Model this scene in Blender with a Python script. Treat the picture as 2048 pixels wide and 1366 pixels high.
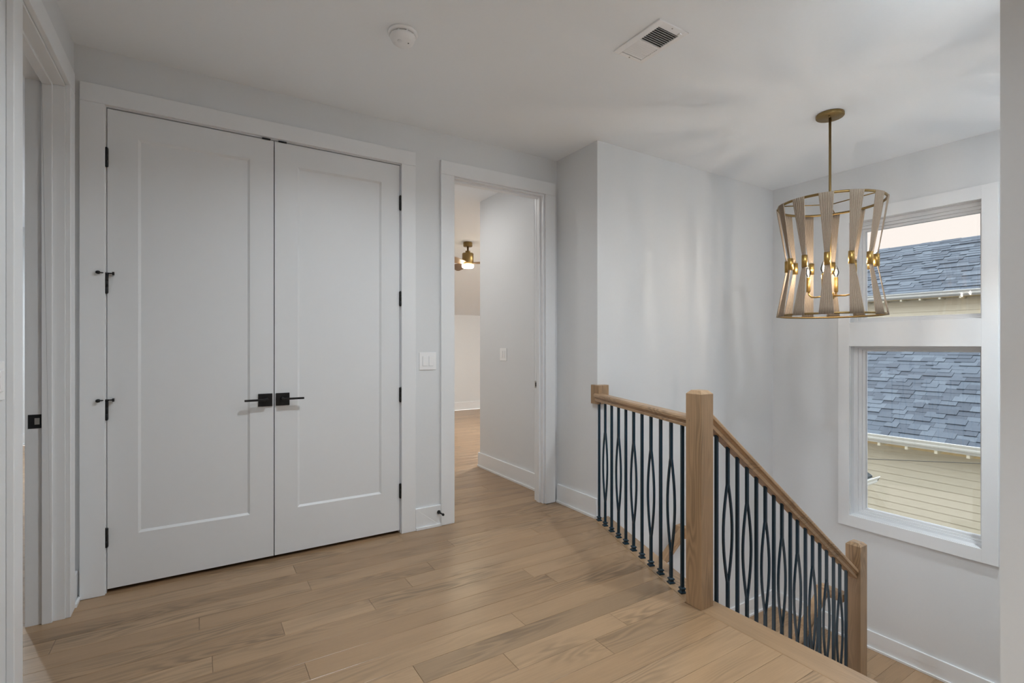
import bpy, bmesh, math, random
from mathutils import Vector, Matrix

# ---------------------------------------------------------------- scene, camera, sky, sun, exposure
for o in list(bpy.data.objects):
    bpy.data.objects.remove(o)
S = bpy.context.scene
C = S.collection
random.seed(7)
S.view_settings.view_transform = 'Standard'
S.view_settings.look = 'None'
S.view_settings.gamma = 1.0
S.view_settings.use_curve_mapping = False
S.view_settings.exposure = 1.14
try:
    S.cycles.use_denoising = True
    S.cycles.denoiser = 'OPENIMAGEDENOISE'
    S.cycles.max_bounces = 7
    S.cycles.use_adaptive_sampling = True
    S.cycles.adaptive_threshold = 0.1
    S.cycles.diffuse_bounces = 5
    S.cycles.transparent_max_bounces = 16
    S.cycles.sample_clamp_indirect = 6.0
    S.cycles.caustics_reflective = False
    S.cycles.caustics_refractive = False
except Exception:
    pass

YAW = math.radians(57.932)
cd = bpy.data.cameras.new('camera')
cd.sensor_width = 36.0
cd.lens = 1003.9 / 2048 * 36.0
cd.shift_y = 7.35 / 2048
cd.clip_start = 0.05
cd.clip_end = 300
cam = bpy.data.objects.new('camera', cd)
C.objects.link(cam)
cam.location = (0, 0, 1.26)
cam.rotation_euler = (math.pi / 2, 0, YAW - math.pi / 2)
S.camera = cam

SKY_STRENGTH = 1.0
CAN_WATT = 7.8          # hall down-lights
BULB_EMIT = 500.0        # candle filaments
FAN_EMIT = 22.0

w = bpy.data.worlds.new('sky')
S.world = w
w.use_nodes = True
nt = w.node_tree
bg = nt.nodes['Background']
tc = nt.nodes.new('ShaderNodeTexCoord')
sp = nt.nodes.new('ShaderNodeSeparateXYZ')
rp = nt.nodes.new('ShaderNodeValToRGB')
nt.links.new(tc.outputs['Generated'], sp.inputs[0])
nt.links.new(sp.outputs['Z'], rp.inputs['Fac'])
el = rp.color_ramp.elements
el[0].position = 0.0
el[0].color = (0.515, 0.46, 0.425, 1)
el[1].position = 1.0
el[1].color = (2.0, 2.2, 2.5, 1)
e = el.new(0.22)
e.color = (0.51, 0.455, 0.425, 1)
e = el.new(0.5)
e.color = (1.35, 1.42, 1.55, 1)
nt.links.new(rp.outputs[0], bg.inputs['Color'])
bg.inputs['Strength'].default_value = SKY_STRENGTH

sd = bpy.data.lights.new('sun', 'SUN')
sd.energy = 0.35
sd.angle = math.radians(35)
sd.color = (1.0, 0.93, 0.82)
sun = bpy.data.objects.new('sun', sd)
C.objects.link(sun)
sun.rotation_euler = Vector((0.62, -0.28, -0.73)).to_track_quat('-Z', 'Y').to_euler()


def portal(loc, rot, sx, sy):
    ld = bpy.data.lights.new('window_portal', 'AREA')
    ld.shape = 'RECTANGLE'
    ld.size = sx
    ld.size_y = sy
    ld.cycles.is_portal = True
    o = bpy.data.objects.new('window_portal', ld)
    C.objects.link(o)
    o.location = loc
    o.rotation_euler = rot


portal((4.83, 1.66, 0.54), (0, math.pi / 2, 0), 1.44, 0.86)
portal((4.83, 1.66, 1.87), (0, math.pi / 2, 0), 0.86, 0.86)

# ---------------------------------------------------------------- materials
MATS = {}


def new_mat(name):
    m = bpy.data.materials.new(name)
    m.use_nodes = True
    MATS[name] = m
    return m, m.node_tree, m.node_tree.nodes['Principled BSDF']


def plain(name, col, rough=0.5, metal=0.0, spec=0.5, noise=0.0, nscale=40, bump=0.0):
    m, t, b = new_mat(name)
    b.inputs['Base Color'].default_value = (*col, 1)
    b.inputs['Roughness'].default_value = rough
    b.inputs['Metallic'].default_value = metal
    b.inputs['Specular IOR Level'].default_value = spec
    if noise or bump:
        c = t.nodes.new('ShaderNodeTexCoord')
        n = t.nodes.new('ShaderNodeTexNoise')
        n.inputs['Scale'].default_value = nscale
        n.inputs['Detail'].default_value = 5
        t.links.new(c.outputs['Object'], n.inputs['Vector'])
        if noise:
            mr = t.nodes.new('ShaderNodeMapRange')
            mr.inputs[3].default_value = 1 - noise
            mr.inputs[4].default_value = 1 + noise
            t.links.new(n.outputs['Fac'], mr.inputs[0])
            mx = t.nodes.new('ShaderNodeMix')
            mx.data_type = 'RGBA'
            mx.blend_type = 'MULTIPLY'
            mx.inputs[0].default_value = 1
            mx.inputs[6].default_value = (*col, 1)
            t.links.new(mr.outputs[0], mx.inputs[7])
            t.links.new(mx.outputs[2], b.inputs['Base Color'])
        if bump:
            bp = t.nodes.new('ShaderNodeBump')
            bp.inputs['Strength'].default_value = bump
            bp.inputs['Distance'].default_value = 0.002
            t.links.new(n.outputs['Fac'], bp.inputs['Height'])
            t.links.new(bp.outputs[0], b.inputs['Normal'])
    return m


plain('wall_paint', (0.765, 0.78, 0.798), 0.75, noise=0.012, nscale=60, bump=0.05)
plain('ceiling_paint', (0.915, 0.945, 0.98), 0.85, noise=0.012, nscale=60, bump=0.05)
plain('trim_paint', (0.85, 0.865, 0.885), 0.38, noise=0.008, nscale=30)
plain('door_paint', (0.80, 0.815, 0.835), 0.42, noise=0.008, nscale=30)
plain('switch_plastic', (0.92, 0.92, 0.93), 0.3)
plain('vinyl_white', (0.80, 0.81, 0.83), 0.35, noise=0.01)
plain('black_metal', (0.010, 0.010, 0.011), 0.42, 0.3, noise=0.1)
plain('steel', (0.45, 0.43, 0.40), 0.35, 1.0, noise=0.05)
plain('baluster_metal', (0.006, 0.030, 0.052), 0.30, 0.25, noise=0.15, nscale=90)
plain('brass', (0.42, 0.27, 0.09), 0.38, 1.0, noise=0.08, nscale=90)
plain('aged_brass', (0.26, 0.175, 0.07), 0.42, 0.9, noise=0.1, nscale=90)
plain('vent_dark', (0.03, 0.03, 0.033), 0.7, noise=0.1)
plain('dark_void', (0.004, 0.004, 0.004), 0.9, noise=0.1)
plain('gutter_white', (0.52, 0.53, 0.50), 0.45, noise=0.03, nscale=8)
plain('gutter_dark', (0.03, 0.035, 0.035), 0.9, noise=0.2, nscale=20)
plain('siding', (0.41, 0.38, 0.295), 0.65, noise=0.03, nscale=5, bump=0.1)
plain('siding_brightened', (0.60, 0.55, 0.42), 0.65, noise=0.03, nscale=5)  # same siding, colour lightened to offset the shade under the eave
plain('soffit', (0.52, 0.42, 0.24), 0.7, noise=0.03)
plain('house_trim', (0.52, 0.49, 0.38), 0.6, noise=0.03)
plain('cable_black', (0.05, 0.045, 0.03), 0.6, noise=0.1)
plain('ground_mat', (0.42, 0.39, 0.33), 0.95, noise=0.3, nscale=3)
plain('fan_wood', (0.25, 0.15, 0.08), 0.5, noise=0.15, nscale=25)


def emit(name, col, strength):
    m, t, b = new_mat(name)
    b.inputs['Base Color'].default_value = (*col, 1)
    b.inputs['Emission Color'].default_value = (*col, 1)
    b.inputs['Emission Strength'].default_value = strength
    return m


emit('can_lens', (0.94, 0.97, 1.0), 30.0)
emit('filament', (1.0, 0.87, 0.72), BULB_EMIT)
emit('fan_lens', (1.0, 0.88, 0.68), FAN_EMIT)


def glass_pane(name, refl, tint=(1, 1, 1)):
    m, t, b = new_mat(name)
    t.nodes.remove(b)
    out = t.nodes['Material Output']
    tr = t.nodes.new('ShaderNodeBsdfTransparent')
    tr.inputs[0].default_value = (*tint, 1)
    gl = t.nodes.new('ShaderNodeBsdfGlossy')
    gl.inputs['Roughness'].default_value = 0.02
    fr = t.nodes.new('ShaderNodeFresnel')
    fr.inputs['IOR'].default_value = 1.5
    ml = t.nodes.new('ShaderNodeMath')
    ml.operation = 'MULTIPLY'
    ml.inputs[1].default_value = refl
    mx = t.nodes.new('ShaderNodeMixShader')
    t.links.new(fr.outputs[0], ml.inputs[0])
    t.links.new(ml.outputs[0], mx.inputs[0])
    t.links.new(tr.outputs[0], mx.inputs[1])
    t.links.new(gl.outputs[0], mx.inputs[2])
    t.links.new(mx.outputs[0], out.inputs[0])


glass_pane('window_glass', 1.0, (0.97, 0.985, 0.985))
glass_pane('bulb_glass', 1.0, (0.99, 0.97, 0.93))


def fabric():
    m, t, b = new_mat('string_fabric')
    out = t.nodes['Material Output']
    b.inputs['Base Color'].default_value = (0.52, 0.44, 0.36, 1)
    b.inputs['Roughness'].default_value = 0.8
    c = t.nodes.new('ShaderNodeTexCoord')
    n = t.nodes.new('ShaderNodeTexNoise')
    n.inputs['Scale'].default_value = 120
    t.links.new(c.outputs['Object'], n.inputs['Vector'])
    r = t.nodes.new('ShaderNodeValToRGB')
    r.color_ramp.elements[0].color = (0.36, 0.285, 0.215, 1)
    r.color_ramp.elements[1].color = (0.49, 0.40, 0.315, 1)
    t.links.new(n.outputs['Fac'], r.inputs[0])
    t.links.new(r.outputs[0], b.inputs['Base Color'])
    tl = t.nodes.new('ShaderNodeBsdfTranslucent')
    tl.inputs[0].default_value = (0.50, 0.40, 0.30, 1)
    mx = t.nodes.new('ShaderNodeMixShader')
    mx.inputs[0].default_value = 0.28
    t.links.new(b.outputs[0], mx.inputs[1])
    t.links.new(tl.outputs[0], mx.inputs[2])
    t.links.new(mx.outputs[0], out.inputs[0])


fabric()


def oak(name, axis, rough=0.32, tone=1.0, varia=1.0, coat=0.0):
    """oak with long cathedral grain; axis = grain direction; each piece its own tone"""
    m, t, b = new_mat(name)
    N, L = t.nodes, t.links
    co = N.new('ShaderNodeTexCoord')
    oi = N.new('ShaderNodeObjectInfo')
    ge = N.new('ShaderNodeNewGeometry')
    ad = N.new('ShaderNodeMath')
    ad.operation = 'ADD'
    L.new(oi.outputs['Random'], ad.inputs[0])
    L.new(ge.outputs['Random Per Island'], ad.inputs[1])
    fr = N.new('ShaderNodeMath')
    fr.operation = 'FRACT'
    L.new(ad.outputs[0], fr.inputs[0])
    off = N.new('ShaderNodeVectorMath')
    off.operation = 'SCALE'
    off.inputs[0].default_value = (41.3, 23.7, 31.1)
    L.new(fr.outputs[0], off.inputs['Scale'])
    pos = N.new('ShaderNodeVectorMath')
    pos.operation = 'ADD'
    L.new(co.outputs['Object'], pos.inputs[0])
    L.new(off.outputs[0], pos.inputs[1])

    def mapped(sc):
        mp = N.new('ShaderNodeMapping')
        mp.inputs['Scale'].default_value = sc
        L.new(pos.outputs[0], mp.inputs[0])
        return mp

    def scl(long, across):
        return tuple(long if i == axis else across for i in range(3))
    # broad figure -> growth rings
    n1 = N.new('ShaderNodeTexNoise')
    n1.inputs['Scale'].default_value = 1.0
    n1.inputs['Detail'].default_value = 2
    n1.inputs['Roughness'].default_value = 0.45
    L.new(mapped(scl(1.1, 9.0)).outputs[0], n1.inputs['Vector'])
    mu = N.new('ShaderNodeMath')
    mu.operation = 'MULTIPLY'
    mu.inputs[1].default_value = 95.0
    L.new(n1.outputs['Fac'], mu.inputs[0])
    si = N.new('ShaderNodeMath')
    si.operation = 'SINE'
    L.new(mu.outputs[0], si.inputs[0])
    ring = N.new('ShaderNodeMapRange')
    ring.inputs[1].default_value = -1
    ring.inputs[2].default_value = 1
    L.new(si.outputs[0], ring.inputs[0])
    # patches where the figure shows
    n4 = N.new('ShaderNodeTexNoise')
    n4.inputs['Scale'].default_value = 1.0
    n4.inputs['Detail'].default_value = 1
    L.new(mapped(scl(1.6, 6.0)).outputs[0], n4.inputs['Vector'])
    pm = N.new('ShaderNodeMapRange')
    pm.inputs[1].default_value = 0.42
    pm.inputs[2].default_value = 0.68
    L.new(n4.outputs['Fac'], pm.inputs[0])
    rf = N.new('ShaderNodeMath')
    rf.operation = 'MULTIPLY'
    L.new(ring.outputs[0], rf.inputs[0])
    L.new(pm.outputs[0], rf.inputs[1])
    # fine pores
    n2 = N.new('ShaderNodeTexNoise')
    n2.inputs['Scale'].default_value = 1.0
    n2.inputs['Detail'].default_value = 6
    n2.inputs['Roughness'].default_value = 0.65
    L.new(mapped(scl(5.0, 150.0)).outputs[0], n2.inputs['Vector'])
    # slow tone drift
    n3 = N.new('ShaderNodeTexNoise')
    n3.inputs['Scale'].default_value = 1.0
    n3.inputs['Detail'].default_value = 3
    L.new(mapped(scl(2.0, 12.0)).outputs[0], n3.inputs['Vector'])
    base = N.new('ShaderNodeValToRGB')
    ce = base.color_ramp.elements
    ce[0].position = 0.0
    ce[0].color = (0.285 * tone, 0.176 * tone, 0.096 * tone, 1)
    ce[1].position = 1.0
    ce[1].color = (0.50 * tone, 0.335 * tone, 0.200 * tone, 1)
    k = ce.new(0.12)
    k.color = (0.355 * tone, 0.222 * tone, 0.122 * tone, 1)
    k = ce.new(0.55)
    k.color = (0.415 * tone, 0.268 * tone, 0.152 * tone, 1)
    sh = N.new('ShaderNodeMapRange')
    sh.inputs[3].default_value = 0.5 - 0.5 * varia
    sh.inputs[4].default_value = 0.5 + 0.5 * varia
    L.new(fr.outputs[0], sh.inputs[0])
    L.new(sh.outputs[0], base.inputs['Fac'])

    def mulcol(col_out, fac_out, lo, hi):
        mr = N.new('ShaderNodeMapRange')
        mr.inputs[3].default_value = lo
        mr.inputs[4].default_value = hi
        L.new(fac_out, mr.inputs[0])
        mx = N.new('ShaderNodeMix')
        mx.data_type = 'RGBA'
        mx.blend_type = 'MULTIPLY'
        mx.inputs[0].default_value = 1
        L.new(col_out, mx.inputs[6])
        L.new(mr.outputs[0], mx.inputs[7])
        return mx.outputs[2]
    c1 = mulcol(base.outputs[0], rf.outputs[0], 1.06, 0.64)
    c2 = mulcol(c1, n2.outputs['Fac'], 0.80, 1.18)
    c3 = mulcol(c2, n3.outputs['Fac'], 0.84, 1.16)
    mo = N.new('ShaderNodeMix')
    mo.data_type = 'RGBA'
    mo.blend_type = 'MULTIPLY'
    mo.inputs[0].default_value = 1
    L.new(c3, mo.inputs[6])
    L.new(oi.outputs['Color'], mo.inputs[7])
    L.new(mo.outputs[2], b.inputs['Base Color'])
    b.inputs['Roughness'].default_value = rough
    b.inputs['Specular IOR Level'].default_value = 0.5
    bp = N.new('ShaderNodeBump')
    bp.inputs['Strength'].default_value = 0.06
    bp.inputs['Distance'].default_value = 0.001
    L.new(n2.outputs['Fac'], bp.inputs['Height'])
    L.new(bp.outputs[0], b.inputs['Normal'])


oak('oak_floor', 0, 0.28, 0.87, 0.5)
oak('oak_along_y', 1, 0.30, 0.82, 0.3)
oak('oak_post', 2, 0.42, 0.92, 0.2)
oak('oak_rail_x', 0, 0.36, 1.05, 0.2)
oak('oak_rail_y', 1, 0.36, 1.0, 0.2)


def shingle_mat():
    m, t, b = new_mat('shingle')
    N, L = t.nodes, t.links
    oi = N.new('ShaderNodeObjectInfo')
    ge = N.new('ShaderNodeNewGeometry')
    ad = N.new('ShaderNodeMath')
    ad.operation = 'ADD'
    L.new(oi.outputs['Random'], ad.inputs[0])
    L.new(ge.outputs['Random Per Island'], ad.inputs[1])
    fr = N.new('ShaderNodeMath')
    fr.operation = 'FRACT'
    L.new(ad.outputs[0], fr.inputs[0])
    r = N.new('ShaderNodeValToRGB')
    ce = r.color_ramp.elements
    ce[0].color = (0.026, 0.034, 0.046, 1)
    ce[1].color = (0.076, 0.094, 0.112, 1)
    k = ce.new(0.5)
    k.color = (0.048, 0.062, 0.079, 1)
    L.new(fr.outputs[0], r.inputs[0])
    c = N.new('ShaderNodeTexCoord')
    n = N.new('ShaderNodeTexNoise')
    n.inputs['Scale'].default_value = 25
    n.inputs['Detail'].default_value = 6
    L.new(c.outputs['Object'], n.inputs['Vector'])
    mr = N.new('ShaderNodeMapRange')
    mr.inputs[3].default_value = 0.8
    mr.inputs[4].default_value = 1.2
    L.new(n.outputs['Fac'], mr.inputs[0])
    mx = N.new('ShaderNodeMix')
    mx.data_type = 'RGBA'
    mx.blend_type = 'MULTIPLY'
    mx.inputs[0].default_value = 1
    L.new(r.outputs[0], mx.inputs[6])
    L.new(mr.outputs[0], mx.inputs[7])
    L.new(mx.outputs[2], b.inputs['Base Color'])
    b.inputs['Roughness'].default_value = 0.75


shingle_mat()

# ---------------------------------------------------------------- mesh helpers
WLOC = {}


class MB:
    def __init__(s):
        s.v = []
        s.f = []
        s.smooth = set()

    def add(s, verts, faces, smooth=False):
        o = len(s.v)
        s.v += [tuple(p) for p in verts]
        for f in faces:
            if smooth:
                s.smooth.add(len(s.f))
            s.f.append(tuple(i + o for i in f))
        return s

    def box(s, x0, x1, y0, y1, z0, z1):
        x0, x1 = min(x0, x1), max(x0, x1)
        y0, y1 = min(y0, y1), max(y0, y1)
        z0, z1 = min(z0, z1), max(z0, z1)
        v = [(x0, y0, z0), (x1, y0, z0), (x1, y1, z0), (x0, y1, z0),
             (x0, y0, z1), (x1, y0, z1), (x1, y1, z1), (x0, y1, z1)]
        return s.add(v, [(0, 3, 2, 1), (4, 5, 6, 7), (0, 1, 5, 4), (1, 2, 6, 5), (2, 3, 7, 6), (3, 0, 4, 7)])

    def prism(s, poly, z0, z1):
        """poly: ccw xy outline"""
        n = len(poly)
        v = [(p[0], p[1], z0) for p in poly] + [(p[0], p[1], z1) for p in poly]
        f = [tuple(range(n - 1, -1, -1)), tuple(range(n, 2 * n))]
        f += [(i, (i + 1) % n, n + (i + 1) % n, n + i) for i in range(n)]
        return s.add(v, f)

    def sweep(s, path, prof, U, V, smooth=False, caps=True):
        """extrude 2d profile (a,b)-> a*U[i]+b*V[i] along path points"""
        n = len(prof)
        vs = []
        for i, p in enumerate(path):
            p = Vector(p)
            u = Vector(U[i] if isinstance(U, list) else U)
            w_ = Vector(V[i] if isinstance(V, list) else V)
            vs += [p + u * a + w_ * b for a, b in prof]
        fs = []
        for i in range(len(path) - 1):
            for k in range(n):
                k2 = (k + 1) % n
                fs.append((i * n + k, i * n + k2, (i + 1) * n + k2, (i + 1) * n + k))
        s.add(vs, fs, smooth)
        if caps:
            m = len(path) - 1
            s.add(vs[:n], [tuple(range(n - 1, -1, -1))])
            s.add(vs[m * n:], [tuple(range(n))])
        return s

    def tube(s, path, r, n=10, rad=None):
        P = [Vector(p) for p in path]
        U, V = [], []
        ref = None
        for i in range(len(P)):
            d = (P[min(i + 1, len(P) - 1)] - P[max(i - 1, 0)]).normalized()
            if ref is None:
                ref = Vector((0, 0, 1)) if abs(d.z) < 0.9 else Vector((1, 0, 0))
            u = (ref - d * ref.dot(d)).normalized()
            ref = u
            U.append(u)
            V.append(d.cross(u))
        if rad is None:
            rad = [r] * len(P)
        Us = [u * q for u, q in zip(U, rad)]
        Vs = [v * q for v, q in zip(V, rad)]
        prof = [(math.cos(2 * math.pi * k / n), math.sin(2 * math.pi * k / n)) for k in range(n)]
        return s.sweep(P, prof, Us, Vs, True)

    def lathe(s, c, prof, n=32, ax=None, smooth=True):
        """prof: (radius, height) list about z through c"""
        c = Vector(c)
        vs, fs = [], []
        for r, h in prof:
            for k in range(n):
                a = 2 * math.pi * k / n
                vs.append(Vector((r * math.cos(a), r * math.sin(a), h)))
        if ax is not None:
            q = Vector((0, 0, 1)).rotation_difference(Vector(ax))
            vs = [q @ p for p in vs]
        vs = [p + c for p in vs]
        for i in range(len(prof) - 1):
            for k in range(n):
                k2 = (k + 1) % n
                fs.append((i * n + k, i * n + k2, (i + 1) * n + k2, (i + 1) * n + k))
        s.add(vs, fs, smooth)
        m = len(prof) - 1
        if prof[0] == prof[-1]:
            return s
        if prof[0][0] > 1e-6:
            s.add(vs[:n], [tuple(range(n - 1, -1, -1))])
        if prof[-1][0] > 1e-6:
            s.add(vs[m * n:], [tuple(range(n))])
        return s

    def mesh(s, name, origin=(0, 0, 0)):
        o = Vector(origin)
        me = bpy.data.meshes.new(name)
        me.from_pydata([Vector(p) - o for p in s.v], [], s.f)
        for i in s.smooth:
            me.polygons[i].use_smooth = True
        bm = bmesh.new()
        bm.from_mesh(me)
        bmesh.ops.remove_doubles(bm, verts=bm.verts, dist=1e-6)
        bmesh.ops.recalc_face_normals(bm, faces=bm.faces)
        bm.to_mesh(me)
        bm.free()
        return me


def put(name, mb, mat, parent=None, origin=None, bevel=0.0, label=None, cat=None, group=None, kind=None, seg=2):
    """one mesh object, vertices given in world coordinates"""
    if parent is not None:
        po = WLOC[parent.name]
        org = po if origin is None else Vector(origin)
    else:
        org = Vector(origin) if origin is not None else Vector((0, 0, 0))
    me = mb.mesh(name, org)
    o = bpy.data.objects.new(name, me)
    C.objects.link(o)
    me.materials.append(MATS[mat])
    if parent is not None:
        o.parent = parent
        o.location = org - po
    else:
        o.location = org
    WLOC[o.name] = org
    if bevel:
        md = o.modifiers.new('edge', 'BEVEL')
        md.width = bevel
        md.segments = seg
        md.limit_method = 'ANGLE'
        md.angle_limit = math.radians(40)
    tag(o, label, cat, group, kind)
    return o


def tag(o, label=None, cat=None, group=None, kind=None):
    if label:
        o['label'] = label
    if cat:
        o['category'] = cat
    if group:
        o['group'] = group
    if kind:
        o['kind'] = kind


def thing(name, loc, label, cat, group=None, kind=None):
    o = bpy.data.objects.new(name, None)
    C.objects.link(o)
    o.location = loc
    o.empty_display_size = 0.1
    WLOC[o.name] = Vector(loc)
    tag(o, label, cat, group, kind)
    return o


def inst(name, me, parent, world, rot=None):
    o = bpy.data.objects.new(name, me)
    C.objects.link(o)
    o.parent = parent
    o.location = Vector(world) - WLOC[parent.name]
    if rot is not None:
        o.rotation_euler = rot
    WLOC[o.name] = Vector(world)
    return o


ST = 'structure'

# ---------------------------------------------------------------- main dimensions (metres)
CH = 2.75            # ceiling
YB = 3.25            # closet wall face
XL = -0.517          # left wall face
XR = 2.464           # short return wall face
YS = 2.7635          # stairwell wall face
XW = 4.694           # window wall face
XN = 2.13            # near right wall face
YN = 0.5205          # its corner at the stairs
LZ = -1.23           # landing level
T = 0.12
WH = 2.457           # head of the door openings
F0 = Vector((2.449, 2.735))            # first baluster of the angled balustrade
FD = Vector((-0.3276, -0.9448))        # its direction
FN = Vector((0.9448, -0.3276))         # towards the stairwell


def on_line(off, y=None):
    """x where the line parallel to the balustrade, shifted by off, meets y"""
    p = F0 + FN * off
    return p.x + FD.x / FD.y * (y - p.y)


LEDGE, INNER = 0.108, -0.030

# ---------------------------------------------------------------- walls, ceilings
mb = MB()
mb.box(XL - 0.135, -0.392, YB, YB + T, 0, CH)
mb.box(-0.392, 1.152, YB, YB + T, 2.468, CH)
mb.box(1.152, 1.545, YB, YB + T, 0, CH)
mb.box(1.545, 2.335, YB, YB + T, WH, CH)
mb.box(2.335, XR + 0.03, YB, YB + T, 0, CH)
put('wall_back', mb, 'wall_paint', label='pale grey wall holding the double closet doors and the open doorway', cat='wall', kind=ST)

mb = MB()
LY0, LY1 = 2.29, 3.05
mb.box(XL - 0.135, XL, -2.5, LY0 - 0.008, 0, CH)
mb.box(XL - 0.135, XL, LY1 + 0.008, YB, 0, CH)
mb.box(XL - 0.135, XL, LY0 - 0.008, LY1 + 0.008, WH + 0.004, CH)
put('wall_left', mb, 'wall_paint', label='pale grey wall on the left around the narrow doorway', cat='wall', kind=ST)

mb = MB()
mb.prism([(XR, YS), (XW, YS), (XW, YS + T), (XR + T, YS + T), (XR + T, YB), (XR, YB)], -3.0, CH)
put('wall_stair', mb, 'wall_paint', label='pale grey stairwell wall with outside corner beside the balustrade', cat='wall', kind=ST)

WY0, WY1 = 1.238, 2.088
mb = MB()
mb.box(XW, XW + 0.16, YN - T, WY0, -3.0, CH)
mb.box(XW, XW + 0.16, WY1, YS + T, -3.0, CH)
mb.box(XW, XW + 0.16, WY0, WY1, -3.0, -0.178)
mb.box(XW, XW + 0.16, WY0, WY1, 1.254, 1.447)
mb.box(XW, XW + 0.16, WY0, WY1, 2.295, CH)
put('wall_window', mb, 'wall_paint', label='pale grey stairwell wall with the two stacked windows', cat='wall', kind=ST)

mb = MB()
mb.box(XN, XN + T, -2.5, YN, -3.0, CH)
put('wall_right', mb, 'wall_paint', label='grey wall at the right picture edge beside the stair opening', cat='wall', kind=ST)

mb = MB().box(XN + T, XW, YN - T, YN, -3.0, CH)
put('wall_stair_side', mb, 'wall_paint', label='stairwell side wall hidden behind the near right corner', cat='wall', kind=ST)
mb = MB().box(XL - 0.135, XN + T, -2.5 - T, -2.5, 0, CH)
put('wall_front', mb, 'wall_paint', label='plain grey wall closing the hall behind the viewer', cat='wall', kind=ST)

mb = MB().box(XL - 0.135, XW + 0.16, -2.62, YB + T, CH, CH + 0.14)
put('ceiling', mb, 'ceiling_paint', label='flat pale grey ceiling over hall and stairwell', cat='ceiling', kind=ST)

# bedroom seen through the open doorway
mb = MB()
mb.box(XR + 0.026, 6.2, YB + T, 4.6, 0, CH)
put('wall_corridor', mb, 'wall_paint', label='pale wall running back from the open doorway, with a switch', cat='wall', kind=ST)
mb = MB()
mb.box(1.22, 1.30, YB + T, 8.85, 0, CH)
mb.box(1.22, 6.3, 8.85, 8.97, 0, CH)
mb.box(6.2, 6.32, 4.6, 5.2, 0, CH)
mb.box(6.2, 6.32, 7.2, 8.97, 0, CH)
mb.box(6.2, 6.32, 5.2, 7.2, 0, 0.7)
mb.box(6.2, 6.32, 5.2, 7.2, 2.2, CH)
put('wall_bedroom', mb, 'wall_paint', label='low white knee wall of the room beyond the open doorway', cat='wall', kind=ST)
portal((6.34, 6.2, 1.45), (0, math.pi / 2, 0), 1.5, 2.0)
mb = MB()
mb.box(1.22, 6.32, YB + T, 6.72, CH, CH + 0.14)
mb.prism([(0, 0), (1, 0), (1, 1), (0, 1)], 0, 0.001)
mb.v = mb.v[:8]
mb.f = mb.f[:6]
sl = [(1.22, 6.72, CH), (6.32, 6.72, CH), (6.32, 8.97, 1.80), (1.22, 8.97, 1.80)]
mb.add(sl + [(p[0], p[1], p[2] + 0.14) for p in sl],
       [(0, 3, 2, 1), (4, 5, 6, 7), (0, 1, 5, 4), (1, 2, 6, 5), (2, 3, 7, 6), (3, 0, 4, 7)])
put('ceiling_bedroom', mb, 'ceiling_paint', label='ceiling of the far room, flat then sloping down to the knee wall', cat='ceiling', kind=ST)

# closet interior
mb = MB()
mb.box(-0.50, -0.45, YB + T, 3.95, 0, 2.6)
mb.box(1.17, 1.22, YB + T, 3.95, 0, 2.6)
mb.box(-0.50, 1.22, 3.95, 4.0, 0, 2.6)
mb.box(-0.50, 1.22, YB + T, 4.0, 2.6, 2.65)
put('wall_closet', mb, 'dark_void', label='dark inside of the closet behind the double doors', cat='closet', kind=ST)

# left room
mb = MB()
mb.box(-3.0, -2.9, 1.4, 8.75, 0, CH)
mb.box(-3.0, XL - 0.135, 8.63, 8.75, 0, CH)
mb.box(-3.0, XL - 0.135, 1.4, 1.5, 0, CH)
mb.box(XL - 0.135, XL - 0.035, YB + T, 8.75, 0, CH)
put('wall_side_room', mb, 'wall_paint', label='white walls of the room glimpsed through the narrow left doorway', cat='wall', kind=ST)
put('ceiling_side_room', MB().box(-3.0, XL - 0.135, 1.4, 8.75, CH, CH + 0.14), 'ceiling_paint',
    label='ceiling of the room beyond the narrow left doorway', cat='ceiling', kind=ST)

# ---------------------------------------------------------------- floors
ly = YS
floor_poly = [(-0.66, -2.6), (XN, -2.6), (XN, 1.60), (on_line(LEDGE - 0.02, 1.62), 1.62), (on_line(LEDGE - 0.02, ly), ly),
              (XR, ly), (XR, YB), (2.49, YB), (2.49, 4.6), (6.2, 4.6), (6.2, 8.85), (1.22, 8.85),
              (1.22, 4.0), (-0.5, 4.0), (-0.5, 8.63), (-2.9, 8.63), (-2.9, 1.5), (-0.66, 1.5)]
fl = put('floor', MB().prism(floor_poly, -0.30, -0.0105), 'oak_floor',
         label='wide oak plank floor of the upstairs hall', cat='floor', kind=ST)
PW = 0.122
ROW0 = 1.637 - 10 * PW


def plank(x0, x1, y0, y1, x1b=None, x0b=None, g=0.0006):
    """plank with joints; x1b/x0b = end position at y1 when the end is mitred"""
    x1b = x1 if x1b is None else x1b
    x0b = x0 if x0b is None else x0b
    c = 0.0010
    A = [(x0 + g, y0 + g), (x1 - g, y0 + g), (x1b - g, y1 - g), (x0b + g, y1 - g)]
    B = [(x0 + g + c, y0 + g + c), (x1 - g - c, y0 + g + c), (x1b - g - c, y1 - g - c), (x0b + g + c, y1 - g - c)]
    v = [(p[0], p[1], -0.0115) for p in A] + [(p[0], p[1], -0.0006) for p in A] + [(p[0], p[1], 0.0) for p in B]
    f = [(3, 2, 1, 0), (8, 9, 10, 11)]
    for i in range(4):
        j = (i + 1) % 4
        f += [(i, j, 4 + j, 4 + i), (4 + i, 4 + j, 8 + j, 8 + i)]
    return v, f


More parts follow.
